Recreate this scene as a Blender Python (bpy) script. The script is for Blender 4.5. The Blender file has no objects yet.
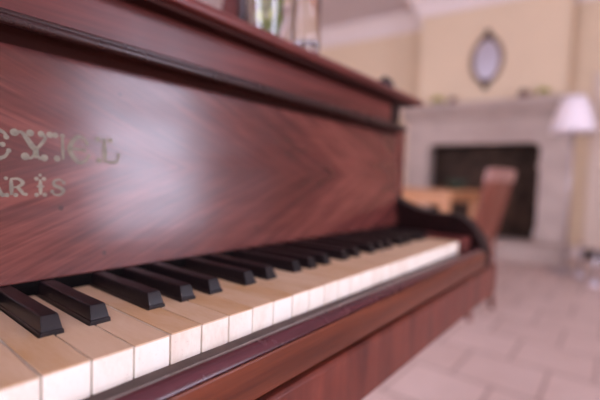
import bpy, bmesh, math, random
from mathutils import Vector, Matrix, Quaternion
random.seed(7)
S = bpy.context.scene
COL = S.collection
PI = math.pi
FZ = -0.73                      # floor height; z = 0 is the top of the white keys

# ------------------------------------------------------------------ materials
def mat(name):
    m = bpy.data.materials.new(name); m.use_nodes = True
    nt = m.node_tree; b = nt.nodes['Principled BSDF']
    return m, nt, b
def N(nt, t, **kw):
    n = nt.nodes.new(t)
    for k, v in kw.items(): setattr(n, k, v)
    return n
def ramp(nt, fac, stops):
    r = N(nt, 'ShaderNodeValToRGB')
    e = r.color_ramp.elements
    while len(e) < len(stops): e.new(0.5)
    for i, (p, c) in enumerate(stops):
        e[i].position = p; e[i].color = (*c, 1)
    nt.links.new(fac, r.inputs[0]); return r.outputs[0]
def coords(nt, scale=(1, 1, 1), rot=(0, 0, 0)):
    tc = N(nt, 'ShaderNodeTexCoord'); mp = N(nt, 'ShaderNodeMapping')
    mp.inputs['Scale'].default_value = scale; mp.inputs['Rotation'].default_value = rot
    nt.links.new(tc.outputs['Object'], mp.inputs[0]); return mp.outputs[0]
def noise(nt, vec, scale, detail=4, rough=.55, dist=0):
    n = N(nt, 'ShaderNodeTexNoise')
    n.inputs['Scale'].default_value = scale; n.inputs['Detail'].default_value = detail
    n.inputs['Roughness'].default_value = rough; n.inputs['Distortion'].default_value = dist
    if vec is not None: nt.links.new(vec, n.inputs['Vector'])
    return n.outputs['Fac']
def math_(nt, op, a, b=None, c=None):
    n = N(nt, 'ShaderNodeMath', operation=op)
    for i, v in enumerate((a, b, c)):
        if v is None: continue
        if isinstance(v, (int, float)): n.inputs[i].default_value = v
        else: nt.links.new(v, n.inputs[i])
    return n.outputs[0]
def bump(nt, b, h, strength=.1, dist=.001):
    n = N(nt, 'ShaderNodeBump'); n.inputs['Strength'].default_value = strength
    n.inputs['Distance'].default_value = dist
    nt.links.new(h, n.inputs['Height']); nt.links.new(n.outputs[0], b.inputs['Normal'])

def plain(name, col, rough=.5, metal=0, var=.12, vscale=8, bumps=0, spec=None):
    m, nt, b = mat(name)
    f = noise(nt, coords(nt), vscale, 5)
    lo = tuple(c * (1 - var) for c in col); hi = tuple(min(1, c * (1 + var)) for c in col)
    nt.links.new(ramp(nt, f, [(.3, lo), (.7, hi)]), b.inputs['Base Color'])
    b.inputs['Roughness'].default_value = rough; b.inputs['Metallic'].default_value = metal
    if spec is not None: b.inputs['Specular IOR Level'].default_value = spec
    if bumps: bump(nt, b, noise(nt, coords(nt), vscale * 8, 4), bumps)
    return m

def wood(name, dark, light, rough=.3, grain=(2.5, 60, 60), coat=.0, fine=.5, spec=.5):
    m, nt, b = mat(name)
    v = coords(nt, grain)
    f1 = noise(nt, v, 1.0, 6, .6, .6)
    f2 = noise(nt, coords(nt, tuple(g * 6 for g in grain)), 1.0, 3, .6)
    f = math_(nt, 'ADD', math_(nt, 'MULTIPLY', f1, 1 - fine * .4), math_(nt, 'MULTIPLY', f2, fine * .4))
    mid = tuple((a + c) / 2 for a, c in zip(dark, light))
    nt.links.new(ramp(nt, f, [(.3, dark), (.5, mid), (.68, light)]), b.inputs['Base Color'])
    r = math_(nt, 'ADD', math_(nt, 'MULTIPLY', noise(nt, coords(nt), 30, 4), .12), rough - .06)
    nt.links.new(r, b.inputs['Roughness'])
    b.inputs['Specular IOR Level'].default_value = spec
    b.inputs['Coat Weight'].default_value = coat; b.inputs['Coat Roughness'].default_value = .25
    bump(nt, b, f2, .06, .0006)
    return m

def veneer(name, dark, mid, light, z0, k, rough):
    """book-matched veneer: chevrons whose points lie on a level seam"""
    m, nt, b = mat(name)
    tc = N(nt, 'ShaderNodeTexCoord'); sp = N(nt, 'ShaderNodeSeparateXYZ')
    nt.links.new(tc.outputs['Object'], sp.inputs[0])
    x, z = sp.outputs[0], sp.outputs[2]
    az = math_(nt, 'ABSOLUTE', math_(nt, 'SUBTRACT', z, z0))
    az = math_(nt, 'POWER', az, .9)
    c = math_(nt, 'ADD', x, math_(nt, 'MULTIPLY', az, k))
    def cv(a, bb):
        cb = N(nt, 'ShaderNodeCombineXYZ')
        nt.links.new(math_(nt, 'MULTIPLY', c, a), cb.inputs[0])
        nt.links.new(math_(nt, 'MULTIPLY', x, bb), cb.inputs[1])
        nt.links.new(math_(nt, 'MULTIPLY', z, bb * .5), cb.inputs[2])
        return cb.outputs[0]
    f1 = noise(nt, cv(16, 3), 1, 5, .55, .5)
    f2 = noise(nt, cv(150, 14), 1, 3, .6)
    f3 = noise(nt, coords(nt, (4, 4, 9)), 1, 3)
    f4 = noise(nt, coords(nt, (9, 160, 160)), 1, 3, .6)
    f = math_(nt, 'ADD', math_(nt, 'MULTIPLY', f1, .38), math_(nt, 'MULTIPLY', f2, .30))
    f = math_(nt, 'ADD', f, math_(nt, 'MULTIPLY', f3, .2))
    f = math_(nt, 'ADD', f, math_(nt, 'MULTIPLY', f4, .1))
    colr = ramp(nt, f, [(.34, dark), (.5, mid), (.64, light)])
    # small dark wormholes and dents
    vo = N(nt, 'ShaderNodeTexVoronoi'); vo.inputs['Scale'].default_value = 42
    nt.links.new(tc.outputs['Object'], vo.inputs['Vector'])
    spot = math_(nt, 'LESS_THAN', vo.outputs['Distance'], .085)
    keep = math_(nt, 'GREATER_THAN', noise(nt, tc.outputs['Object'], 22, 2), .49)
    mx = N(nt, 'ShaderNodeMix', data_type='RGBA')
    nt.links.new(math_(nt, 'MULTIPLY', math_(nt, 'MULTIPLY', spot, keep), .7), mx.inputs['Factor'])
    nt.links.new(colr, mx.inputs['A']); mx.inputs['B'].default_value = (.02, .006, .005, 1)
    nt.links.new(mx.outputs['Result'], b.inputs['Base Color'])
    rr = math_(nt, 'ADD', math_(nt, 'MULTIPLY', noise(nt, coords(nt, (12, 12, 40)), 1, 5), .16), rough - .08)
    nt.links.new(rr, b.inputs['Roughness'])
    bump(nt, b, math_(nt, 'ADD', f2, f4), .05, .0006)
    b.inputs['Specular IOR Level'].default_value = .62
    return m

M = {}
M['veneer'] = veneer('veneer', (.028, .007, .007), (.100, .025, .021), (.205, .062, .047), .106, 2.0, .215)
M['mahogany'] = wood('mahogany', (.040, .010, .009), (.165, .038, .031), .30, spec=.32)
M['mahogany_bed'] = wood('mahogany_bed', (.050, .010, .008), (.160, .036, .022), .36, (30, 30, 4), spec=.32)
M['mahogany_red'] = wood('mahogany_red', (.050, .009, .004), (.140, .034, .014), .34, (3, 70, 70), spec=.3)
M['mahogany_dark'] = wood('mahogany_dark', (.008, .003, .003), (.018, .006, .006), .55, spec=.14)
M['mahogany_mould'] = wood('mahogany_mould', (.012, .004, .004), (.034, .009, .008), .28)
M['mahogany_shaded'] = wood('mahogany_shaded', (.018, .005, .004), (.045, .011, .008), .6, spec=.12)  # shade under ledge and lid put into the colour: dark, hardly any sheen
M['mahogany_bull'] = wood('mahogany_bull', (.040, .009, .012), (.100, .024, .030), .26)
M['felt'] = plain('felt', (.005, .004, .004), .95, spec=.05)
M['rail'] = plain('rail', (.075, .048, .04), .7, vscale=60, var=.3)
M['letter'] = plain('letter', (.17, .150, .105), .5, .2, .4, 140)

def ivory(name, a, b_, c, rough):
    m, nt, b = mat(name)
    oi = N(nt, 'ShaderNodeObjectInfo')
    tc = N(nt, 'ShaderNodeTexCoord')
    ad = N(nt, 'ShaderNodeVectorMath', operation='ADD')
    nt.links.new(tc.outputs['Object'], ad.inputs[0])
    cb = N(nt, 'ShaderNodeCombineXYZ')
    nt.links.new(math_(nt, 'MULTIPLY', oi.outputs['Random'], 3.1), cb.inputs[0]); nt.links.new(cb.outputs[0], ad.inputs[1])
    mp = N(nt, 'ShaderNodeMapping'); mp.inputs['Scale'].default_value = (40, 12, 20)
    nt.links.new(ad.outputs[0], mp.inputs[0])
    f1 = noise(nt, mp.outputs[0], 1, 5, .6, .4)
    mp2 = N(nt, 'ShaderNodeMapping'); mp2.inputs['Scale'].default_value = (500, 60, 160)
    nt.links.new(ad.outputs[0], mp2.inputs[0])
    f2 = noise(nt, mp2.outputs[0], 1, 2)
    f = math_(nt, 'ADD', math_(nt, 'MULTIPLY', f1, .8), math_(nt, 'MULTIPLY', f2, .2))
    f = math_(nt, 'ADD', f, math_(nt, 'MULTIPLY', math_(nt, 'SUBTRACT', oi.outputs['Random'], .5), .16))
    nt.links.new(ramp(nt, f, [(.3, a), (.52, b_), (.72, c)]), b.inputs['Base Color'])
    if name == 'ivory_front':
        mp3 = N(nt, 'ShaderNodeMapping'); mp3.inputs['Scale'].default_value = (420, 50, 900)
        nt.links.new(ad.outputs[0], mp3.inputs[0])
        sp = math_(nt, 'GREATER_THAN', noise(nt, mp3.outputs[0], 1, 3, .6), .66)
        mx = N(nt, 'ShaderNodeMix', data_type='RGBA'); nt.links.new(math_(nt, 'MULTIPLY', sp, .5), mx.inputs['Factor'])
        nt.links.new(b.inputs['Base Color'].links[0].from_socket, mx.inputs['A']); mx.inputs['B'].default_value = (.40, .30, .22, 1)
        nt.links.new(mx.outputs['Result'], b.inputs['Base Color'])
    b.inputs['Roughness'].default_value = rough
    return m
M['ivory_top'] = ivory('ivory_top', (.53, .33, .16), (.61, .44, .28), (.66, .50, .345), .45)
M['ivory_front'] = ivory('ivory_front', (.72, .60, .48), (.83, .765, .65), (.86, .81, .71), .5)
M['ebony'] = plain('ebony', (.009, .006, .007), .33, vscale=150, var=.4, spec=.36)

M['wall_paint'] = plain('wall_paint', (.68, .545, .385), .85, vscale=2, var=.04)
M['ceiling_paint'] = plain('ceiling_paint', (.64, .575, .60), .9, vscale=2, var=.03)
M['white_paint'] = plain('white_paint', (.74, .66, .63), .6, vscale=3, var=.03)
M['stone'] = plain('stone', (.45, .365, .32), .8, vscale=6, var=.10, bumps=.15)
M['soot'] = plain('soot', (.050, .028, .018), .95, vscale=7, var=.7, bumps=.4)
M['lamp_fabric'] = plain('lamp_fabric', (.86, .80, .84), .8, vscale=40, var=.03)
M['steel'] = plain('steel', (.55, .53, .57), .25, 1, .05)
M['cream_paint'] = plain('cream_paint', (.64, .53, .44), .6, vscale=3, var=.03)
M['pole'] = plain('pole', (.45, .40, .42), .35, .6, .05)
M['black_pad'] = plain('black_pad', (.010, .009, .010), .5)
M['orange_wood'] = wood('orange_wood', (.40, .18, .075), (.66, .33, .15), .4, (5, 40, 40))
M['chair_wood'] = wood('chair_wood', (.13, .036, .022), (.21, .066, .042), .45, (30, 30, 5), spec=.3)
M['chair_rail'] = wood('chair_rail', (.25, .12, .10), (.36, .19, .155), .45, (5, 30, 30))
M['rush'] = plain('rush', (.45, .30, .16), .8, vscale=60, var=.3)
M['gilt'] = plain('gilt', (.26, .18, .13), .45, .4, .4, 40)
M['gilt_dark'] = plain('gilt_dark', (.07, .035, .018), .5, .3, .4, 40)
M['leaf'] = plain('leaf', (.24, .32, .05), .6, vscale=30, var=.4)
M['leaf_yellow'] = plain('leaf_yellow', (.50, .52, .05), .6, vscale=30, var=.3)
M['stem'] = plain('stem', (.18, .25, .05), .6, vscale=30, var=.3)
M['clay'] = plain('clay', (.14, .07, .05), .7, vscale=20, var=.3)
M['cream_pot'] = plain('cream_pot', (.50, .40, .30), .6, vscale=20)
M['black_lacquer'] = plain('black_lacquer', (.010, .008, .009), .35)
M['green_glaze'] = plain('green_glaze', (.012, .028, .014), .5)
M['pale_rubber'] = plain('pale_rubber', (.72, .66, .72), .5)
def mirror_mat():
    m, nt, b = mat('silvered_glass')
    f = noise(nt, coords(nt), 6, 3)
    nt.links.new(ramp(nt, f, [(.3, (.78, .84, .95)), (.7, (.82, .88, .98))]), b.inputs['Base Color'])
    b.inputs['Metallic'].default_value = 1; b.inputs['Roughness'].default_value = .04
    return m
M['mirror'] = mirror_mat()
def glass_mat(name, col, rough=0.0, ior=1.45):
    m, nt, b = mat(name)
    f = noise(nt, coords(nt), 10, 2)
    nt.links.new(ramp(nt, f, [(.3, tuple(c * .97 for c in col)), (.7, col)]), b.inputs['Base Color'])
    b.inputs['Transmission Weight'].default_value = 1; b.inputs['Roughness'].default_value = rough
    b.inputs['IOR'].default_value = ior
    return m
M['glass'] = glass_mat('clear_glass', (.97, .96, .99))
def pane_mat():
    m, nt, b = mat('window_glass')
    out = nt.nodes['Material Output']
    tr = N(nt, 'ShaderNodeBsdfTransparent'); gl = N(nt, 'ShaderNodeBsdfGlossy'); gl.inputs['Roughness'].default_value = .02
    mx = N(nt, 'ShaderNodeMixShader'); mx.inputs[0].default_value = .05
    nt.links.new(tr.outputs[0], mx.inputs[1]); nt.links.new(gl.outputs[0], mx.inputs[2])
    nt.links.new(mx.outputs[0], out.inputs['Surface'])
    return m
M['pane'] = pane_mat()
def tile_mat():
    m, nt, b = mat('floor_tiles')
    tc = N(nt, 'ShaderNodeTexCoord'); sp = N(nt, 'ShaderNodeSeparateXYZ'); nt.links.new(tc.outputs['Object'], sp.inputs[0])
    cb = N(nt, 'ShaderNodeCombineXYZ')
    nt.links.new(math_(nt, 'ADD', sp.outputs[1], .01 + .33 * 20 + .165), cb.inputs[0])
    nt.links.new(math_(nt, 'ADD', sp.outputs[0], -1.69 + .33 * 20), cb.inputs[1])
    br = N(nt, 'ShaderNodeTexBrick'); br.offset = .5; br.offset_frequency = 2; br.squash = 1
    nt.links.new(cb.outputs[0], br.inputs['Vector'])
    for k, v in (('Scale', 1), ('Mortar Size', .007), ('Mortar Smooth', .15), ('Bias', 0), ('Brick Width', .33), ('Row Height', .33)):
        br.inputs[k].default_value = v
    br.inputs['Color1'].default_value = (.60, .470, .42, 1); br.inputs['Color2'].default_value = (.67, .535, .485, 1)
    br.inputs['Mortar'].default_value = (.36, .26, .225, 1)
    mx = N(nt, 'ShaderNodeMix', data_type='RGBA', blend_type='MULTIPLY'); mx.inputs['Factor'].default_value = .6
    nt.links.new(br.outputs['Color'], mx.inputs['A'])
    nt.links.new(ramp(nt, noise(nt, coords(nt), 7, 5), [(.3, (.84, .80, .78)), (.7, (1, 1, 1))]), mx.inputs['B'])
    nt.links.new(mx.outputs['Result'], b.inputs['Base Color'])
    b.inputs['Roughness'].default_value = .5
    bump(nt, b, math_(nt, 'SUBTRACT', 1, br.outputs['Fac']), .3, .003)
    return m
M['tiles'] = tile_mat()

# ------------------------------------------------------------------ mesh helpers
def link(name, bm, m, parent=None, smooth=False, bevel=0, seg=2, subsurf=0):
    me = bpy.data.meshes.new(name)
    bmesh.ops.recalc_face_normals(bm, faces=bm.faces[:])
    bm.to_mesh(me); bm.free()
    o = bpy.data.objects.new(name, me); COL.objects.link(o)
    for mm in (m if isinstance(m, (list, tuple)) else [m]): me.materials.append(M[mm] if isinstance(mm, str) else mm)
    if smooth or bevel:
        for p in me.polygons: p.use_smooth = True
    if smooth == 'auto':
        b2 = bmesh.new(); b2.from_mesh(me)
        for e in b2.edges: e.smooth = len(e.link_faces) == 2 and e.calc_face_angle(0) < .75
        b2.to_mesh(me); b2.free()
    if bevel:
        md = o.modifiers.new('bevel', 'BEVEL'); md.width = bevel; md.segments = seg; md.limit_method = 'ANGLE'; md.angle_limit = .6
        md.harden_normals = True
    if subsurf:
        md = o.modifiers.new('sub', 'SUBSURF'); md.levels = subsurf; md.render_levels = subsurf
    if parent is not None:
        o.parent = parent
        if parent.type == 'EMPTY' and not parent.get('local'):
            o.location = -parent.location
    return o
def box(bm, x0, x1, y0, y1, z0, z1):
    vs = [bm.verts.new(p) for p in ((x0, y0, z0), (x1, y0, z0), (x1, y1, z0), (x0, y1, z0), (x0, y0, z1), (x1, y0, z1), (x1, y1, z1), (x0, y1, z1))]
    for f in ((0, 3, 2, 1), (4, 5, 6, 7), (0, 1, 5, 4), (1, 2, 6, 5), (2, 3, 7, 6), (3, 0, 4, 7)): bm.faces.new([vs[i] for i in f])
def prism(bm, pts, a, b, axis='x'):
    """extrude a polygon: axis x -> pts are (y,z); axis z -> (x,y); axis y -> (x,z)"""
    def P(p, t): return {'x': (t, p[0], p[1]), 'z': (p[0], p[1], t), 'y': (p[0], t, p[1])}[axis]
    A = [bm.verts.new(P(p, a)) for p in pts]; B = [bm.verts.new(P(p, b)) for p in pts]
    n = len(pts)
    bm.faces.new(A); bm.faces.new(B[::-1])
    for i in range(n): bm.faces.new((A[i], B[i], B[(i + 1) % n], A[(i + 1) % n]))
def lathe(bm, prof, c=(0, 0, 0), n=32, sx=1, sy=1):
    rings = []
    for r, z in prof:
        if r < 1e-6: rings.append([bm.verts.new((c[0], c[1], c[2] + z))])
        else: rings.append([bm.verts.new((c[0] + r * sx * math.cos(2 * PI * i / n), c[1] + r * sy * math.sin(2 * PI * i / n), c[2] + z)) for i in range(n)])
    for a, b in zip(rings, rings[1:]):
        for i in range(n):
            j = (i + 1) % n
            if len(a) == 1 and len(b) == 1: continue
            if len(a) == 1: bm.faces.new((a[0], b[j], b[i]))
            elif len(b) == 1: bm.faces.new((a[i], a[j], b[0]))
            else: bm.faces.new((a[i], a[j], b[j], b[i]))
    for ring, rev in ((rings[0], True), (rings[-1], False)):
        if len(ring) > 2 and prof[0] != prof[-1]: bm.faces.new(ring[::-1] if rev else ring)
def tube(bm, pts, r, n=10, rads=None):
    pts = [Vector(p) for p in pts]; rings = []
    up = Vector((0, 0, 1))
    for i, p in enumerate(pts):
        t = (pts[min(i + 1, len(pts) - 1)] - pts[max(i - 1, 0)]).normalized()
        ref = up if abs(t.dot(up)) < .95 else Vector((1, 0, 0))
        u = t.cross(ref).normalized(); v = t.cross(u).normalized()
        rr = rads[i] if rads else r
        rings.append([bm.verts.new(p + (u * math.cos(2 * PI * k / n) + v * math.sin(2 * PI * k / n)) * rr) for k in range(n)])
    for a, b in zip(rings, rings[1:]):
        for k in range(n): bm.faces.new((a[k], a[(k + 1) % n], b[(k + 1) % n], b[k]))
    bm.faces.new(rings[0][::-1]); bm.faces.new(rings[-1])
def spline(P, k=8):
    P = [Vector(p) for p in P]; out = []
    for i in range(len(P) - 1):
        a, b, c, d = P[max(i - 1, 0)], P[i], P[i + 1], P[min(i + 2, len(P) - 1)]
        for j in range(k):
            t = j / k
            out.append(.5 * ((2 * b) + (c - a) * t + (2 * a - 5 * b + 4 * c - d) * t * t + (3 * b - a - 3 * c + d) * t ** 3))
    out.append(P[-1]); return out
def empty(name, loc, rz=0, local=False):
    o = bpy.data.objects.new(name, None); COL.objects.link(o); o.location = loc; o.rotation_euler = (0, 0, rz)
    o.empty_display_size = .05
    if local: o['local'] = True
    return o
def tag(o, label, cat, group=None):
    o['label'] = label; o['category'] = cat
    if group: o['group'] = group
    return o
def struct(o): o['kind'] = 'structure'; return o
def leaf(bm, base, d, L, w, droop=.2):
    d = Vector(d).normalized(); side = d.cross(Vector((0, 0, 1)))
    side = side.normalized() if side.length > .05 else Vector((1, 0, 0))
    base = Vector(base); prev = None
    for i in range(5):
        t = i / 4; c = base + d * L * t + Vector((0, 0, -droop * L * t * t))
        ww = w * math.sin(PI * min(.97, .06 + t * .92)) * .5
        nv = (bm.verts.new(c - side * ww + Vector((0, 0, ww * .25))), bm.verts.new(c), bm.verts.new(c + side * ww + Vector((0, 0, ww * .25))))
        if prev:
            bm.faces.new((prev[0], prev[1], nv[1], nv[0])); bm.faces.new((prev[1], prev[2], nv[2], nv[1]))
        prev = nv

# ================================================================== PIANO
W = .0235
XL, XR = -.605, .699            # inner faces of the case sides
OL, OR = -.671, .765            # outer faces
piano = tag(empty('upright_piano', (.047, .30, FZ)), 'old red mahogany upright piano with yellowed ivory keys and gold lettering', 'piano')

# fallboard plane: front face tilts back
PB, PT = (.1405, .0115), (.158, .203)
def panel_y(z): return PB[0] + (z - PB[1]) * (PT[0] - PB[0]) / (PT[1] - PB[1])
bm = bmesh.new()
prism(bm, [PB, PT, (PT[0] + .02, PT[1]), (PB[0] + .02, PB[1])], XL, XR)
fall = link('fallboard', bm, 'veneer', piano, bevel=.0012)
bm = bmesh.new(); box(bm, XL, XR, .1415, .152, .0008, .0115)
link('felt_strip', bm, 'felt', piano)['label'] = 'black felt strip under the fallboard'

# lettering -----------------------------------------------------------
def ribbon(bm, pts, ws, ox, oz, h):
    P = spline([(p[0], p[1], 0) for p in pts], 8); n = len(P); prev = None
    for i, p in enumerate(P):
        t = (P[min(i + 1, n - 1)] - P[max(i - 1, 0)]).normalized(); s = Vector((-t.y, t.x, 0))
        u = i / (n - 1) * (len(ws) - 1); a = int(min(u, len(ws) - 2)); w = ws[a] + (ws[a + 1] - ws[a]) * (u - a)
        q = []
        for sg in (-1, 1):
            e = p + s * sg * w * .5; x = ox + e.x * h; z = oz + e.y * h
            q.append((bm.verts.new((x, panel_y(z) - .00025, z)), bm.verts.new((x, panel_y(z) + .0002, z))))
        if prev:
            bm.faces.new((prev[0][0], prev[1][0], q[1][0], q[0][0]))
            bm.faces.new((prev[0][0], q[0][0], q[0][1], prev[0][1])); bm.faces.new((prev[1][0], q[1][0], q[1][1], prev[1][1]))
        prev = q
def disc(bm, cx, cy, r, ox, oz, h):
    f = []; g = []
    for i in range(16):
        x = ox + (cx + r * math.cos(i * PI / 8)) * h; z = oz + (cy + r * math.sin(i * PI / 8)) * h
        f.append(bm.verts.new((x, panel_y(z) - .00025, z))); g.append(bm.verts.new((x, panel_y(z) + .0002, z)))
    bm.faces.new(f)
    for i in range(16): bm.faces.new((f[i], g[i], g[(i + 1) % 16], f[(i + 1) % 16]))
STEM = lambda x: ([(x, .97), (x, .5), (x, .05)], [.10, .2, .2, .10])
GL = {
 'P': ([STEM(-.2), ([(-.2, .95), (.15, .97), (.42, .76), (.2, .52), (-.1, .5)], [.08, .12, .18, .12, .06])], [(-.45, 1, .11), (-.2, 1, .1), (-.4, .06, .13), (.02, .06, .13)]),
 'L': ([STEM(-.15), ([(-.15, .07), (.15, .03), (.38, .12), (.46, .35)], [.1, .16, .14, .06])], [(-.42, 1, .12), (-.15, 1, .1), (.12, 1, .12), (-.4, .1, .13), (.46, .38, .10)]),
 'E': ([([(-.46, .97), (-.46, .5), (-.46, .05)], [.08, .13, .08]), ([(.50, .80), (.36, .96), (.08, 1.0), (-.2, .5), (.08, .0), (.38, .04), (.54, .26)], [.08, .12, .15, .20, .15, .12, .08]), ([(-.24, .5), (0, .52), (.34, .49)], [.10, .12, .10])],
       [(-.72, 1, .11), (-.46, 1, .09), (.48, .77, .09), (-.68, .08, .12), (.54, .28, .08), (.36, .49, .09)]),
 'Y': ([([(-.68, .98), (-.45, .99), (-.3, .8), (-.12, .5), (.0, .38)], [.06, .12, .17, .2, .18]), ([(.28, .98), (.33, .84), (.2, .62), (.02, .4)], [.08, .12, .12, .10]), ([(0, .45), (0, .25), (-.04, .06)], [.18, .2, .12]),
        ([(-.03, .25), (-.15, .06), (-.32, .05)], [.08, .1, .06]), ([(.02, .25), (.12, .06), (.26, .05)], [.08, .1, .06])],
       [(-.68, .97, .14), (-.17, 1, .13), (.2, 1, .12), (.5, 1, .12), (-.36, .1, .14), (.28, .08, .13)]),
 'A': ([([(-.38, .08), (-.2, .5), (0, .98)], [.1, .12, .1]), ([(0, .98), (.2, .5), (.36, .06)], [.1, .2, .2]), ([(-.2, .4), (.2, .4)], [.08, .08])], [(-.4, .06, .12), (.42, .06, .12), (-.12, 1, .1)]),
 'R': ([STEM(-.2), ([(-.25, .95), (.12, .98), (.38, .76), (.12, .52), (-.15, .5)], [.1, .14, .2, .14, .08]), ([(.08, .52), (.25, .3), (.42, .05)], [.12, .2, .14])], [(-.44, 1, .1), (-.42, .05, .12), (0, .05, .12), (.5, .08, .1)]),
 'I': ([STEM(0), ([(-.2, .55), (.2, .55)], [.1, .1])], [(-.2, 1, .12), (.2, 1, .12), (-.22, .05, .12), (.22, .05, .12), (0, 1.22, .09)]),
 'S': ([([(.3, .8), (.1, .97), (-.22, .86), (-.2, .62), (.1, .48), (.3, .28), (.1, .04), (-.2, .05), (-.34, .22)], [.08, .12, .14, .2, .22, .2, .14, .12, .08])], [(.32, .78, .11), (-.34, .24, .11)]),
}
def writing(chars, xs, z0, h):
    bm = bmesh.new()
    for ch, x in zip(chars, xs):
        for pts, ws in GL[ch][0]: ribbon(bm, pts, ws, x, z0, h)
        for cx, cy, r in GL[ch][1]: disc(bm, cx, cy, r, x, z0, h)
    return link('lettering', bm, 'letter', fall)
writing('PLEYEL', (-.039, -.0125, .0172, .0462, .0752, .1030), .1065, .0205)
writing('PARIS', (.0045, .0180, .0317, .0485, .0612), .0782, .0132)

# moulding ledge over the fallboard
bm = bmesh.new()
prism(bm, [(.175, .2035), (.1370, .2030), (.1345, .2004), (.1328, .2000), (.1313, .2005), (.1303, .2016), (.1299, .2032), (.1301, .2047), (.1308, .2060), (.1321, .2070), (.1340, .2076), (.1350, .2082), (.1352, .2092), (.1348, .2102), (.1352, .2112), (.1365, .2119), (.1385, .2122), (.175, .2122)], OL + .03, .694)
link('moulding', bm, 'mahogany_mould', piano, smooth='auto')['label'] = 'dark rounded moulding above the fallboard'
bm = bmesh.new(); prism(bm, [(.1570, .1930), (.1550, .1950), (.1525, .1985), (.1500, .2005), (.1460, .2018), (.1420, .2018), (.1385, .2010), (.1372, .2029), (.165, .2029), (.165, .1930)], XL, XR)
link('cove_strip', bm, 'mahogany_shaded', piano, smooth='auto')  # coloured dark to stand for the shade under the ledge
# frieze
bm = bmesh.new(); box(bm, XL, .699, .170, .188, .2120, .2690)
link('frieze_panel', bm, 'mahogany', piano, bevel=.001)
# lid
bm = bmesh.new()
prism(bm, [(.1470, .2670), (.1425, .2672), (.1400, .2690), (.1395, .2740), (.1410, .2785), (.1450, .2815), (.52, .2815), (.52, .2670)], OL - .030, OR + .030)
link('lid', bm, 'mahogany', piano, bevel=.0015)
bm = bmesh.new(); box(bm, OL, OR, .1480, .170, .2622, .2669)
link('lid_shade_strip', bm, 'mahogany_shaded', piano)  # added dark strip, stands for the shade under the lid overhang
# case sides: the cheek-and-arm profile is one board with the side behind
for nm, x0, x1 in (('side_panel', OL, XL), ('side_panel', XR, OR)):
    bm = bmesh.new(); prism(bm, [(.165, -.112), (.165, .212), (.215, .212), (.215, .262), (.50, .262), (.50, FZ), (.29, FZ), (.27, -.112)], x0, x1)
    link(nm, bm, 'mahogany', piano, bevel=.003)
    bm = bmesh.new(); box(bm, x0 + .001, x1 - .02 if x1 > 0 else x1 - .001, .172, .2145, .2125, .2618); link('shade_block', bm, 'mahogany_dark', piano)  # added near-black block in the notch, stands for shade beside the frieze
    top = spline([(.165, .078, 0), (.155, .068, 0), (.140, .0605, 0), (.122, .0535, 0), (.100, .0460, 0), (.072, .0410, 0), (.035, .0400, 0), (.018, .0365, 0), (.002, .0270, 0), (-.011, .0120, 0), (-.020, -.004, 0), (-.0275, -.024, 0), (-.028, -.046, 0)], 5)
    pts = [(p.x, p.y) for p in top] + [(-.027, -.0595), (.165, -.0595)]
    pts2 = [(y + .002, z - .016 * min(1, max(0, (z + .03) / .06))) for y, z in pts]
    xa, xb = (OL - .008, OL + .030) if x0 < 0 else (OR - .030, OR + .008)
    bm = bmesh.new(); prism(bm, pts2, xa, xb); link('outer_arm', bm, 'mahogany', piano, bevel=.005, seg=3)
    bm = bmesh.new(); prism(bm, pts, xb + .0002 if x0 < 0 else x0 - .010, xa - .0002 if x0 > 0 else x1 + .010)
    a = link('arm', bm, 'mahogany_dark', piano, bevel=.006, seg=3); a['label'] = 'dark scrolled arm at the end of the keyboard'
# cheek blocks beside the keys
for x0, x1 in ((XL + .0145, -.5415), (.6355, XR - .0145)):
    bm = bmesh.new(); box(bm, x0, x1, -.006, .14, -.0595, .004)
    link('cheek_block', bm, 'mahogany', piano, bevel=.003)
# key slip: dusty flat, bullnose, face, groove
bm = bmesh.new()
prism(bm, [(.002, -.0595), (.002, -.0195), (-.0095, -.0195), (-.0095, -.0595)], XL + .015, XR - .015)
link('key_rail', bm, 'rail', piano)['label'] = 'dusty flat rail in front of the keys'
bm = bmesh.new()
prism(bm, [(-.0097, -.030), (-.0097, -.0190), (-.0108, -.0186), (-.0116, -.0192), (-.0122, -.0190), (-.0132, -.0176), (-.0145, -.0166), (-.0160, -.0160), (-.0178, -.0157), (-.0198, -.0158), (-.0218, -.0163), (-.0238, -.0173), (-.0256, -.0187), (-.0270, -.0204), (-.0280, -.0226), (-.0284, -.030)], XL, XR - .0145)
link('slip_moulding', bm, 'mahogany_bull', piano, smooth='auto')
bm = bmesh.new()
prism(bm, [(-.0097, -.058), (-.0097, -.0302), (-.0285, -.0302), (-.0285, -.0226), (-.0292, -.0216), (-.0302, -.0208), (-.0309, -.0207), (-.0315, -.0214), (-.0318, -.0225), (-.0318, -.0465), (-.0308, -.0482), (-.0235, -.0500), (-.0235, -.058)], XL - .0, XR - .0145)
link('key_slip', bm, 'mahogany_red', piano, smooth='auto')
bm = bmesh.new()
prism(bm, [(-.0315, -.0575), (-.0290, -.0545), (-.0237, -.0545), (-.0237, -.0600), (.29, -.0600), (.29, -.112), (-.0290, -.112), (-.0315, -.1095)], OL - .01, OR + .012)
link('keybed', bm, 'mahogany_bed', piano, bevel=.0012)
bm = bmesh.new(); box(bm, XL, XR, .285, .30, FZ + .10, -.112); box(bm, XL, XR, .275, .30, FZ, FZ + .10)
link('lower_panel', bm, 'mahogany', piano, bevel=.002)
bm = bmesh.new(); box(bm, XL, XR, .488, .50, FZ, .267)
link('back_panel', bm, 'mahogany', piano)

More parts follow.
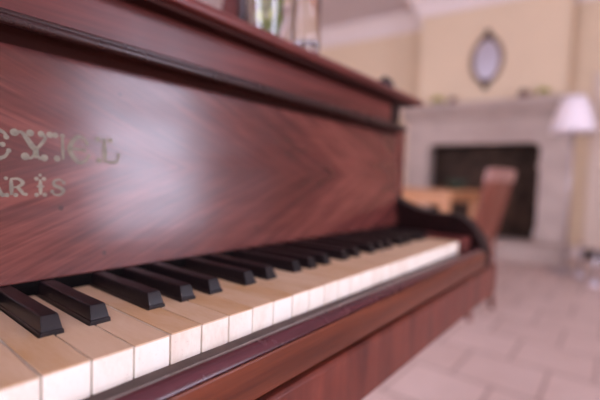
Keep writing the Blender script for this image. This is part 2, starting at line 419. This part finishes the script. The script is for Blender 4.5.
# ---- keys
BOFF = {1: -.06, 2: .15, 4: -.12, 5: .05, 6: .22}
BW = .0062
def black_c(n): return (n + BOFF[n % 7]) * W
wmesh = {}
def white_key(i):
    a, b = i * W + .0006, (i + 1) * W - .0006
    la = black_c(i) + BW + .0009 if i % 7 in BOFF and i > -23 else a
    rb = black_c(i + 1) - BW - .0009 if (i + 1) % 7 in BOFF and i < 26 else b
    key = (round(la - a, 5), round(b - rb, 5))
    if key not in wmesh:
        o0 = i * W; out = [(a - o0, 0), (b - o0, 0)]
        if rb < b: out += [(b - o0, .0488), (rb - o0, .0488), (rb - o0, .155)]
        else: out += [(b - o0, .155)]
        if la > a: out += [(la - o0, .155), (la - o0, .0488), (a - o0, .0488)]
        else: out += [(a - o0, .155)]
        body = bmesh.new(); prism(body, out, -.024, -.0011, 'z')
        k = link('white_key', body, 'ivory_front', piano, bevel=.0003)
        o2 = [(x, y - .0003 if y == 0 else y) for x, y in out]
        plate = bmesh.new(); prism(plate, o2, -.0011, 0, 'z')
        p = link('ivory_top', plate, 'ivory_top', k, bevel=.0005, seg=3)
        p['label'] = 'yellowed ivory key covering'
        wmesh[key] = (k, p)
    else:
        k0, p0 = wmesh[key]; k = k0.copy(); p = p0.copy(); COL.objects.link(k); COL.objects.link(p); p.parent = k
    k.location = (i * W - piano.location.x, -piano.location.y + random.uniform(-.0003, .0002), -piano.location.z + random.uniform(-.0004, .0003))
    return k
for i in range(-23, 27): white_key(i)
bm = bmesh.new()
lev = [(-.012, BW, .0490), (0.0006, BW + .0003, .0483), (.0024, BW + .0002, .0485), (.0027, BW - .0003, .0493), (.0098, .0051, .0526), (.0112, .0048, .0534), (.0117, .0041, .0548)]
rings = []
for z, hw, y in lev:
    rings.append([bm.verts.new(p) for p in ((-hw, y, z), (hw, y, z), (hw, .150, z if z < .01 else z - .0005), (-hw, .150, z if z < .01 else z - .0005))])
bm.faces.new(rings[0][::-1]); bm.faces.new(rings[-1])
for a, b in zip(rings, rings[1:]):
    for i in range(4): bm.faces.new((a[i], a[(i + 1) % 4], b[(i + 1) % 4], b[i]))
bk = link('black_key', bm, 'ebony', piano, bevel=.0005, seg=2)
first = True
for n in range(-22, 27):
    if n % 7 in BOFF:
        k = bk if first else bk.copy()
        if not first: COL.objects.link(k)
        first = False
        k.location = (black_c(n) - piano.location.x, -piano.location.y, -piano.location.z)

# ================================================================== THINGS ON THE LID
LZ = .2815
# pyramid box with a dark slot (its lower part stands behind the lid's edge)
mt = tag(empty('metronome', (.470, .38, LZ), math.radians(-40), True), 'reddish wooden pyramid box with a dark slot standing on the piano lid', 'metronome')
bm = bmesh.new()
h = .23; a, b = .056, .022
r0 = [bm.verts.new(p) for p in ((-a, -a, .012), (a, -a, .012), (a, a, .012), (-a, a, .012))]
r1 = [bm.verts.new(p) for p in ((-b, -b, h), (b, -b, h), (b, b, h), (-b, b, h))]
bm.faces.new(r0[::-1]); bm.faces.new(r1)
for i in range(4): bm.faces.new((r0[i], r0[(i + 1) % 4], r1[(i + 1) % 4], r1[i]))
link('case', bm, 'mahogany', mt, bevel=.002)
bm = bmesh.new(); box(bm, -.06, .06, -.06, .06, 0, .012); link('base', bm, 'mahogany', mt, bevel=.002)
bm = bmesh.new()
yA = lambda z: -(a + (b - a) * (z - .012) / (h - .012))
vs = [bm.verts.new(p) for p in ((-.010, yA(.06) - .001, .06), (.010, yA(.06) - .001, .06), (.007, yA(.19) - .001, .19), (-.007, yA(.19) - .001, .19), (-.010, yA(.06) + .004, .06), (.010, yA(.06) + .004, .06), (.007, yA(.19) + .004, .19), (-.007, yA(.19) + .004, .19))]
for f in ((0, 1, 2, 3), (7, 6, 5, 4), (0, 4, 5, 1), (1, 5, 6, 2), (2, 6, 7, 3), (3, 7, 4, 0)): bm.faces.new([vs[i] for i in f])
link('slot', bm, 'black_lacquer', mt)
bm = bmesh.new(); tube(bm, [(0, yA(.07) - .004, .07), (0, yA(.185) - .004, .185)], .0012); link('pendulum', bm, 'steel', mt)

# glass with greenery
va = tag(empty('vase', (.408, .245, LZ), 0, True), 'flared clear glass vase holding green stems on the piano lid', 'vase')
bm = bmesh.new()
lathe(bm, [(0, .0), (.024, 0), (.026, .004), (.030, .03), (.0375, .10), (.047, .17), (.0455, .17), (.0360, .10), (.0283, .03), (.024, .010), (0, .009)], n=40)
link('glass_body', bm, 'glass', va, smooth=True)
fl = tag(empty('bouquet', (.408, .245, LZ + .0095), 0, True), 'green and yellow leafy stems standing in the flared glass vase', 'flowers')
bm = bmesh.new(); bl = bmesh.new(); by = bmesh.new()
for k in range(9):
    an = k * 2.4; r0_ = .010; r1_ = .024
    P = spline([(r0_ * math.cos(an), r0_ * math.sin(an), 0), (.018 * math.cos(an + .5), .018 * math.sin(an + .5), .08), (r1_ * math.cos(an + .9), r1_ * math.sin(an + .9), .17)], 6)
    tube(bm, P, .0022, 6)
    for j in range(4, len(P), 2):
        a2 = an + j * 1.9
        leaf(by if (k + j // 2) % 3 == 0 else bl, P[j], (math.cos(a2) * .45, math.sin(a2) * .45, .9), .030, .011)
    a2 = an
    leaf(by if k % 2 else bl, P[-1], (math.cos(a2) * .4, math.sin(a2) * .4, 1), .035, .02)
link('stem', bm, 'stem', fl, smooth=True); link('foliage', bl, 'leaf', fl); link('blossom', by, 'leaf_yellow', fl)['label'] = 'yellow green leaves'
# thick-based tumbler
tb = tag(empty('glass_tumbler', (.4180, .178, LZ), 0, True), 'straight clear drinking glass with thick base at the front edge of the piano lid', 'glass')
bm = bmesh.new()
lathe(bm, [(0, .003), (.012, .001), (.0165, .0), (.0195, .004), (.0210, .010), (.0215, .02), (.0220, .115), (.0212, .116), (.0205, .115), (.0196, .026), (.015, .0185), (0, .018)], n=40)
link('glass_body', bm, 'glass', tb, smooth=True)
# small black pot near the far end
bp = tag(empty('lidded_pot', (.686, .180, LZ), 0, True), 'tiny black ornament at the far end of the piano lid', 'ornament')
bm = bmesh.new(); lathe(bm, [(0, 0), (.014, 0), (.018, .006), (.019, .014), (.016, .020), (0, .020)], n=24); link('body', bm, 'black_lacquer', bp, smooth=True)
bm = bmesh.new(); lathe(bm, [(0, .0201), (.017, .0201), (.014, .025), (.005, .027), (.006, .031), (0, .034)], n=24); link('cover', bm, 'black_lacquer', bp, smooth=True)

# ================================================================== ROOM
CZ = 2.52                         # ceiling
YN, YS, XW = 4.7, -3.3, -3.9
TH = math.radians(5)
FO = Vector((5.2, 1.15, FZ))      # middle of the chimney breast at floor level
def flocal(name, label=None, cat=None, off=(0, 0, 0), group=None):
    R = Matrix.Rotation(TH - PI / 2, 4, 'Z')
    o = empty(name, FO + R @ Vector(off), TH - PI / 2, True)
    if label: tag(o, label, cat, group)
    return o
def fplace(o):
    o.location = FO; o.rotation_euler = (0, 0, TH - PI / 2); return struct(o)
H = CZ - FZ
bm = bmesh.new(); box(bm, XW - .2, 7.2, YS - .2, YN + .2, FZ - .1, FZ); struct(link('floor', bm, 'tiles'))
bm = bmesh.new(); box(bm, XW - .2, 7.2, YS - .2, YN + .2, CZ, CZ + .1); struct(link('ceiling', bm, 'ceiling_paint'))
bm = bmesh.new(); box(bm, XW - .2, 5.6, YN, YN + .2, FZ, CZ); struct(link('wall_north', bm, 'wall_paint'))
def wall_holes(bm, axis, c0, c1, u0, u1, holes):
    """a wall between u0..u1 with rectangular openings (ua, ub, za, zb)"""
    def bx(ua, ub, za, zb):
        if axis == 'x': box(bm, ua, ub, c0, c1, za, zb)
        else: box(bm, c0, c1, ua, ub, za, zb)
    u = u0
    for ua, ub, za, zb in sorted(holes):
        bx(u, ua, FZ, CZ)
        if za > FZ: bx(ua, ub, FZ, za)
        bx(ua, ub, zb, CZ); u = ub
    bx(u, u1, FZ, CZ)
SOUTH = [(-2.3, -.5, FZ + .5, FZ + 2.7), (1.72, 2.85, FZ + .85, FZ + 2.7)]
WEST = [(.7, 2.9, FZ + .05, FZ + 2.75)]
bm = bmesh.new(); wall_holes(bm, 'x', YS - .2, YS, XW - .2, 6.6, SOUTH); struct(link('wall_south', bm, 'wall_paint'))
bm = bmesh.new(); wall_holes(bm, 'y', XW - .2, XW, YS, YN, WEST); struct(link('wall_west', bm, 'wall_paint'))
wi = 0
for axis, holes in (('x', SOUTH), ('y', WEST)):
    for ua, ub, za, zb in holes:
        wi += 1
        bm = bmesh.new(); f = .05; c0 = (YS if axis == 'x' else XW) - .14; c1 = c0 + .06
        um = (ua + ub) / 2
        parts = [(ua, ua + f, za, zb), (ub - f, ub, za, zb), (ua + f, ub - f, za, za + f), (ua + f, ub - f, zb - f, zb), (um - .03, um + .03, za + f, zb - f)]
        for a0, a1, z0, z1 in parts:
            box(bm, a0, a1, c0, c1, z0, z1) if axis == 'x' else box(bm, c0, c1, a0, a1, z0, z1)
        wf = struct(link('window_%d' % wi, bm, 'white_paint'))
        bm = bmesh.new(); c2 = c0 + .025
        if axis == 'x': box(bm, ua + f, ub - f, c2, c2 + .004, za + f, zb - f)
        else: box(bm, c2, c2 + .004, ua + f, ub - f, za + f, zb - f)
        pn = link('pane', bm, 'pane', wf)
# fireplace wall (turned five degrees): recess wall, chimney breast with firebox opening, cornice
bm = bmesh.new(); box(bm, -3.9, 4.6, .42, .62, 0, H); fplace(link('wall_east', bm, 'wall_paint'))
bm = bmesh.new()
box(bm, -.82, -.66, 0, .42, 0, H); box(bm, .66, .838, 0, .42, 0, H); box(bm, -.66, .66, 0, .42, 1.36, H); box(bm, -.66, .66, 0, .42, 0, .20)
fplace(link('wall_chimney_breast', bm, 'wall_paint'))
# cornice following recess and breast: profile swept along plan path
prof = [(0, H - .245), (.015, H - .245), (.022, H - .225), (.045, H - .215), (.055, H - .17), (.10, H - .09), (.135, H - .06), (.14, H - .04), (.165, H - .03), (.17, H - .001), (0, H - .001)]
path = [(-3.6, .42), (-.82, .42), (-.82, 0), (.838, 0), (.838, .42), (4.4, .42)]
offs = [(0, -1), (-1, -1), (-1, -1), (1, -1), (1, -1), (0, -1)]
bm = bmesh.new(); rings = []
for (px, py), (dx, dy) in zip(path, offs):
    rings.append([bm.verts.new((px + d * dx, py + d * dy, z)) for d, z in prof])
for a, b in zip(rings, rings[1:]):
    n = len(prof)
    for i in range(n): bm.faces.new((a[i], b[i], b[(i + 1) % n], a[(i + 1) % n]))
bm.faces.new(rings[0]); bm.faces.new(rings[-1][::-1])
fplace(link('trim_1', bm, 'white_paint'))
bm = bmesh.new(); box(bm, XW, 5.4, YN - .15, YN - .001, CZ - .24, CZ - .001); struct(link('trim_2', bm, 'white_paint', bevel=.05))
bm = bmesh.new(); box(bm, .843, 1.08, .40, .419, 0, .12); box(bm, -3.6, -.825, .40, .419, 0, .12); fplace(link('baseboard_east', bm, 'white_paint', bevel=.004))
# pale door right of the chimney
bm = bmesh.new()
box(bm, 1.09, 1.19, .385, .419, 0, 2.16); box(bm, 1.97, 2.07, .385, .419, 0, 2.16); box(bm, 1.19, 1.97, .385, .419, 2.06, 2.16)
dr = fplace(link('door_1', bm, 'cream_paint', bevel=.006))
bm = bmesh.new(); box(bm, 1.192, 1.968, .395, .418, .01, 2.058)
dl = link('door_leaf', bm, 'cream_paint', dr)
bm = bmesh.new()
for z0, z1 in ((.18, .95), (1.08, 1.92)):
    for x0, x1 in ((1.28, 1.54), (1.62, 1.88)): box(bm, x0, x1, .388, .396, z0, z1)
link('door_panel', bm, 'cream_paint', dl, bevel=.004)
bm = bmesh.new(); tube(bm, [(1.25, .396, 1.02), (1.25, .35, 1.02)], .01); tube(bm, [(1.25, .352, 1.02), (1.36, .352, 1.02)], .009)
link('door_handle', bm, 'steel', dl, smooth=True)

# ---- fireplace
fp = flocal('fireplace', 'pale stone fireplace with dark sooty opening, mantel shelf and raised hearth', 'fireplace')
for x0, x1 in ((-.92, -.624), (.624, .915)):
    bm = bmesh.new(); xi = x1 if x0 < 0 else x0; xo = xi + math.copysign(.035, xi); box(bm, min(xi, xo), max(xi, xo), 0, .16, .2055, 1.32); box(bm, x0, x1, -.10, -.001, .205, 1.02); box(bm, x0 - .02, x1 + .02, -.13, -.001, .205, .34); box(bm, x0 - .015, x1 + .015, -.125, -.001, 1.02, 1.10); box(bm, x0, x1, -.11, -.001, 1.10, 1.32)
    link('jamb', bm, 'stone', fp, bevel=.008)
bm = bmesh.new()
pts = [(-.625, 1.62), (-.625, 1.23)] + [(-.625 + .09 - .09 * math.cos(t), 1.238 + .09 * math.sin(t)) for t in (i * PI / 12 for i in range(1, 7))] + [(.625 - .09 + .09 * math.cos(t), 1.238 + .09 * math.sin(t)) for t in (PI / 2 - i * PI / 12 for i in range(0, 6))] + [(.625, 1.23), (.625, 1.62)]
prism(bm, pts, -.10, -.001, 'y'); box(bm, -.92, -.625, -.10, -.001, 1.321, 1.62); box(bm, .625, .915, -.10, -.001, 1.321, 1.62)
link('lintel', bm, 'stone', fp, bevel=.006)
bm = bmesh.new()
prism(bm, [(-.001, 1.62), (-.12, 1.62), (-.14, 1.65), (-.19, 1.68), (-.215, 1.73), (-.25, 1.75), (-.27, 1.765), (-.27, 1.812), (-.26, 1.818), (-.001, 1.818)], -.97, .985)
link('mantel_shelf', bm, 'stone', fp, bevel=.006)
bm = bmesh.new(); box(bm, -.95, .95, -.47, -.001, 0, .19); box(bm, -.98, .98, -.50, -.001, .165, .2045)
link('hearth', bm, 'stone', fp, bevel=.008)
bm = bmesh.new()
box(bm, -.655, -.625, .162, .40, .206, 1.355); box(bm, .625, .655, .162, .40, .206, 1.355); box(bm, -.625, .625, .37, .40, .206, 1.355); box(bm, -.655, .655, .0, .37, 1.322, 1.358); box(bm, -.655, .655, .001, .40, .201, .2055)
link('firebox', bm, 'soot', fp)['label'] = 'dark sooty inside of the fireplace'

# ---- wall mirror
mr = flocal('wall_mirror', 'oval wall mirror in a dark gilt frame hanging above the mantel', 'mirror', (0, -.002, 2.35))
def oval(bm, rx, rz, y, cx=0, cz=0, n=48): return [bm.verts.new((cx + rx * math.cos(2 * PI * i / n), y, cz + rz * math.sin(2 * PI * i / n))) for i in range(n)]
bm = bmesh.new(); P = [oval(bm, *a) for a in ((.190, .292, 0), (.192, .294, -.022), (.175, .277, -.040), (.150, .252, -.036), (.136, .238, -.018), (.136, .238, 0))]
for a, b in zip(P, P[1:] + P[:1]):
    for i in range(48): bm.faces.new((a[i], a[(i + 1) % 48], b[(i + 1) % 48], b[i]))
link('frame', bm, 'gilt', mr, smooth=True)
bm = bmesh.new(); a = oval(bm, .1365, .2385, -.012); b = oval(bm, .1365, .2385, -.002); bm.faces.new(a); bm.faces.new(b[::-1])
for i in range(48): bm.faces.new((a[i], b[i], b[(i + 1) % 48], a[(i + 1) % 48]))
link('glass', bm, 'mirror', mr)
for sg in (1, -1):
    bm = bmesh.new()
    sp = [(-.085, .225), (-.075, .275), (-.035, .29), (-.045, .325), (-.02, .345), (0, .37), (.02, .345), (.045, .325), (.035, .29), (.075, .275), (.085, .225), (0, .262)]
    prism(bm, [(x, sg * z) for x, z in sp], -.048, -.004, 'y')
    link('crest', bm, 'gilt_dark', mr, bevel=.008, seg=3)
# ---- mantel ornaments
def small_plant(x, label):
    t = flocal('potted_plant', label, 'plant', (x, -.14, 1.8185), 'plants on the mantel')
    bm = bmesh.new(); lathe(bm, [(0, 0), (.030, 0), (.042, .05), (.044, .056), (.039, .056), (.036, .048), (0, .046)], n=24); link('pot', bm, 'cream_pot', t, smooth=True)
    bm = bmesh.new(); rnd = random.Random(x)
    for k in range(70):
        an = rnd.uniform(0, 2 * PI); el = rnd.uniform(.15, 1.4)
        leaf(bm, (.015 * math.cos(an), .015 * math.sin(an), .047), (math.cos(an) * math.cos(el), math.sin(an) * math.cos(el), math.sin(el)), rnd.uniform(.07, .105), .034, .3)
    link('foliage', bm, 'leaf_yellow', t)
small_plant(-.53, 'small yellow green plant at the left of the mantel, nearest the piano lid')
small_plant(.62, 'small yellow green plant at the right of the mantel, above the lamp shade')
def small_pot(x, s, label):
    t = flocal('brown_pot', label, 'pot', (x, -.15, 1.8185), 'brown pots on the mantel')
    bm = bmesh.new(); lathe(bm, [(0, 0), (.035 * s, 0), (.055 * s, .03 * s), (.06 * s, .055 * s), (.045 * s, .085 * s), (.03 * s, .095 * s), (.036 * s, .105 * s), (.030 * s, .105 * s), (.024 * s, .095 * s), (.036 * s, .08 * s), (.05 * s, .05 * s), (.03 * s, .012), (0, .012)], n=24)
    link('body', bm, 'clay', t, smooth=True)
    bm = bmesh.new(); tube(bm, spline([(.04 * s, 0, .085 * s), (.075 * s, 0, .08 * s), (.07 * s, 0, .045 * s), (.055 * s, 0, .035 * s)], 5), .006); link('handle', bm, 'clay', t, smooth=True)
small_pot(-.35, .8, 'small brown pot on the mantel, beside the left plant')
small_pot(.425, 1.0, 'small brown pot on the mantel, between the mirror and the right plant')

# ---- floor lamp
fl_ = tag(empty('floor_lamp', (4.604, .178, FZ), 0, True), 'slim metal floor lamp with a white tapered shade beside the fireplace', 'lamp')
bm = bmesh.new(); lathe(bm, [(0, 0), (.135, 0), (.138, .012), (.12, .022), (.03, .03), (.018, .05), (0, .05)], n=40); link('base', bm, 'pole', fl_, smooth=True)
bm = bmesh.new(); tube(bm, [(0, 0, .045), (0, 0, 1.62)], .014, 14); link('pole', bm, 'pole', fl_, smooth=True)
bm = bmesh.new(); lathe(bm, [(.192, 1.365), (.174, 1.45), (.134, 1.60), (.092, 1.705), (.090, 1.705), (.132, 1.60), (.172, 1.45), (.190, 1.365), (.192, 1.365)], n=40); link('lamp_shade', bm, 'lamp_fabric', fl_, smooth=True)
bm = bmesh.new()
for k in range(3): tube(bm, [(.0, 0, 1.60), (.125 * math.cos(k * 2.094), .125 * math.sin(k * 2.094), 1.615)], .003, 6)
link('shade_carrier', bm, 'steel', fl_)
bm = bmesh.new(); lathe(bm, [(0, 1.50), (.016, 1.50), (.03, 1.54), (.026, 1.57), (0, 1.59)], (0, .05, 0), n=20); link('bulb', bm, 'pale_rubber', fl_, smooth=True)

# ---- low chrome footstool at the right
fs = tag(empty('footstool', (4.33, -.175, FZ), .35, True), 'low chrome legged stool with a black pad at the right edge', 'stool')
bm = bmesh.new(); box(bm, -.17, .17, -.15, .15, .20, .27); link('seat_pad', bm, 'black_pad', fs, bevel=.02, seg=3)
bm = bmesh.new(); tube(bm, [(-.18, -.16, .195), (.18, -.16, .195), (.18, .16, .195), (-.18, .16, .195), (-.18, -.16, .195)], .012); link('frame', bm, 'steel', fs, smooth=True)
for sx in (-1, 1):
    for sy in (-1, 1):
        bm = bmesh.new(); tube(bm, [(sx * .18, sy * .16, .01), (sx * .18, sy * .16, .32)], .016, 12); lg = link('leg', bm, 'steel', fs, smooth=True)
        bm = bmesh.new(); lathe(bm, [(0, 0), (.035, 0), (.042, .02), (.035, .045), (.0, .05)], (sx * .18, sy * .16, 0), n=20); link('foot', bm, 'pale_rubber', lg, smooth=True)

# ---- table
tb_ = tag(empty('dining_table', (4.03, 1.82, FZ), 0, True), 'orange brown wooden dining table in front of the fireplace', 'table')
bm = bmesh.new(); box(bm, -.50, .50, -.87, .87, .735, .765); link('tabletop', bm, 'orange_wood', tb_, bevel=.006)
bm = bmesh.new()
for x0, x1, y0, y1 in ((-.44, .44, -.83, -.805), (-.44, .44, .805, .83), (-.475, -.45, -.79, .79), (.45, .475, -.79, .79)): box(bm, x0, x1, y0, y1, .63 if x1 - x0 < .1 else .70, .735)
link('apron', bm, 'orange_wood', tb_, bevel=.003)
for sx in (-1, 1):
    for sy in (-1, 1):
        bm = bmesh.new(); x, y = sx * .452, sy * .805
        r = [(x - .038, x + .038, .735), (x - .038, x + .038, .60), (x - .032, x + .032, 0)]
        rg = []
        for (xa, xb, z) in r:
            w = (xb - xa) / 2; rg.append([bm.verts.new((x + a * w, y + b * w, z)) for a, b in ((-1, -1), (1, -1), (1, 1), (-1, 1))])
        for a, b in zip(rg, rg[1:]):
            for i in range(4): bm.faces.new((a[i], a[(i + 1) % 4], b[(i + 1) % 4], b[i]))
        bm.faces.new(rg[0]); bm.faces.new(rg[-1]); link('leg', bm, 'orange_wood', tb_, bevel=.003)
gb = tag(empty('green_bowl', (3.95, 1.05, FZ + .765), 0, True), 'small dark green bowl near the end of the dining table', 'bowl')
bm = bmesh.new(); lathe(bm, [(0, 0), (.045, 0), (.05, .012), (.09, .06), (.105, .10), (.099, .10), (.083, .06), (.04, .02), (0, .018)], n=32); link('body', bm, 'green_glaze', gb, smooth=True)
bm = bmesh.new(); lathe(bm, [(.046, -.0), (.052, .0), (.052, .008), (.046, .008), (.046, 0)], n=32); link('foot_ring', bm, 'green_glaze', gb, smooth=True)

# ---- chair
ch = tag(empty('dining_chair', (2.66, .64, FZ), math.radians(84 - 90), True), 'reddish wooden dining chair with a tall leaning panel back beside the piano', 'chair')
# local frame: seat faces +y, the back is at -y
hw = .19
bm = bmesh.new(); prism(bm, [(-.20, -.17), (.20, -.17), (.225, .23), (-.225, .23)], .43, .46, 'z'); link('seat', bm, 'rush', ch, bevel=.01, seg=3)
def lean(z): return -.175 - max(0, z - .44) * .22
for sx in (-1, 1):
    bm = bmesh.new(); P = [(sx * hw, -.20, 0), (sx * hw, -.18, .25), (sx * hw, -.175, .44)] + [(sx * (hw + .015 * t), lean(.44 + .48 * t), .44 + .48 * t) for t in (.25, .5, .75, 1)]
    tube(bm, P, .018, 8); link('post', bm, 'chair_wood', ch, smooth=True)
    bm = bmesh.new(); tube(bm, [(sx * .195, .20, 0), (sx * .195, .20, .25), (sx * .195, .20, .43)], .018, 8, [.013, .018, .019]); link('leg', bm, 'chair_wood', ch, smooth=True)
bm = bmesh.new()
def slab(bm, x0, x1, z0, z1, th, curve=0, crown=0):
    n = 10; A = []
    for i in range(n + 1):
        u = i / n; x = x0 + (x1 - x0) * u; c = -curve * math.sin(PI * u); zz1 = z1 + crown * math.sin(PI * u)
        A.append([bm.verts.new((x, lean(z) + c + d, z)) for z, d in ((z0, -th), (z0, th), (zz1, th), (zz1, -th))])
    for a, b in zip(A, A[1:]):
        for i in range(4): bm.faces.new((a[i], b[i], b[(i + 1) % 4], a[(i + 1) % 4]))
    bm.faces.new(A[0]); bm.faces.new(A[-1][::-1])
slab(bm, -.225, .225, .85, .925, .016, .015, .004); link('top_rail', bm, 'chair_rail', ch, bevel=.005)
bm = bmesh.new(); slab(bm, -.178, .178, .53, .86, .007, .012); link('back_panel', bm, 'chair_wood', ch)
bm = bmesh.new(); slab(bm, -.178, .178, .49, .53, .011, .012); link('bottom_rail', bm, 'chair_wood', ch, bevel=.003)
for p in (((-.19, -.187, .2), (-.195, .2, .2)), ((.19, -.187, .2), (.195, .2, .2)), ((-.19, .2, .26), (.19, .2, .26)), ((-.19, -.184, .26), (.19, -.184, .26))):
    bm = bmesh.new(); tube(bm, p, .009, 8); link('stretcher', bm, 'chair_wood', ch, smooth=True)

# ================================================================== LIGHT
w = bpy.data.worlds.new('daylight'); S.world = w; w.use_nodes = True
bg = w.node_tree.nodes['Background']
bg.inputs[0].default_value = (.80, .785, 1.0, 1); bg.inputs[1].default_value = 16.0
for axis, holes in (('x', SOUTH), ('y', WEST)):
    for ua, ub, za, zb in holes:
        l = bpy.data.lights.new('window_portal', 'AREA'); l.shape = 'RECTANGLE'; l.size = ub - ua; l.size_y = zb - za
        l.cycles.is_portal = True
        o = bpy.data.objects.new('window_portal', l); COL.objects.link(o)
        if axis == 'x': o.location = ((ua + ub) / 2, YS - .16, (za + zb) / 2); o.rotation_euler = (PI / 2, 0, 0)
        else: o.location = (XW - .16, (ua + ub) / 2, (za + zb) / 2); o.rotation_euler = (PI / 2, 0, -PI / 2)

# ================================================================== CAMERA
cam = bpy.data.cameras.new('camera'); co = bpy.data.objects.new('camera', cam); COL.objects.link(co); S.camera = co
yaw, pitch, roll = .67452, -.052835, .032338
f = Vector((math.cos(pitch) * math.cos(yaw), math.cos(pitch) * math.sin(yaw), math.sin(pitch)))
rt = Vector((math.sin(yaw), -math.cos(yaw), 0)); up = rt.cross(f)
c, s = math.cos(roll), math.sin(roll)
r2 = rt * c + up * s; u2 = up * c - rt * s
co.matrix_world = Matrix(((r2.x, u2.x, -f.x, -.069634), (r2.y, u2.y, -f.y, -.210646), (r2.z, u2.z, -f.z, .097994), (0, 0, 0, 1)))
cam.sensor_width = 36; cam.lens = 399.11 * 36 / 600; cam.clip_start = .01; cam.clip_end = 60
cam.dof.use_dof = True; cam.dof.focus_distance = .262; cam.dof.aperture_fstop = 2.8

S.view_settings.view_transform = 'Standard'; S.view_settings.look = 'None'; S.view_settings.gamma = 1
S.view_settings.use_curve_mapping = False; S.view_settings.exposure = 0.1
S.cycles.use_denoising = True; S.cycles.max_bounces = 10; S.cycles.diffuse_bounces = 6; S.cycles.transmission_bounces = 10
S.cycles.sample_clamp_indirect = 10
for o in S.objects:
    if 'local' in o: del o['local']
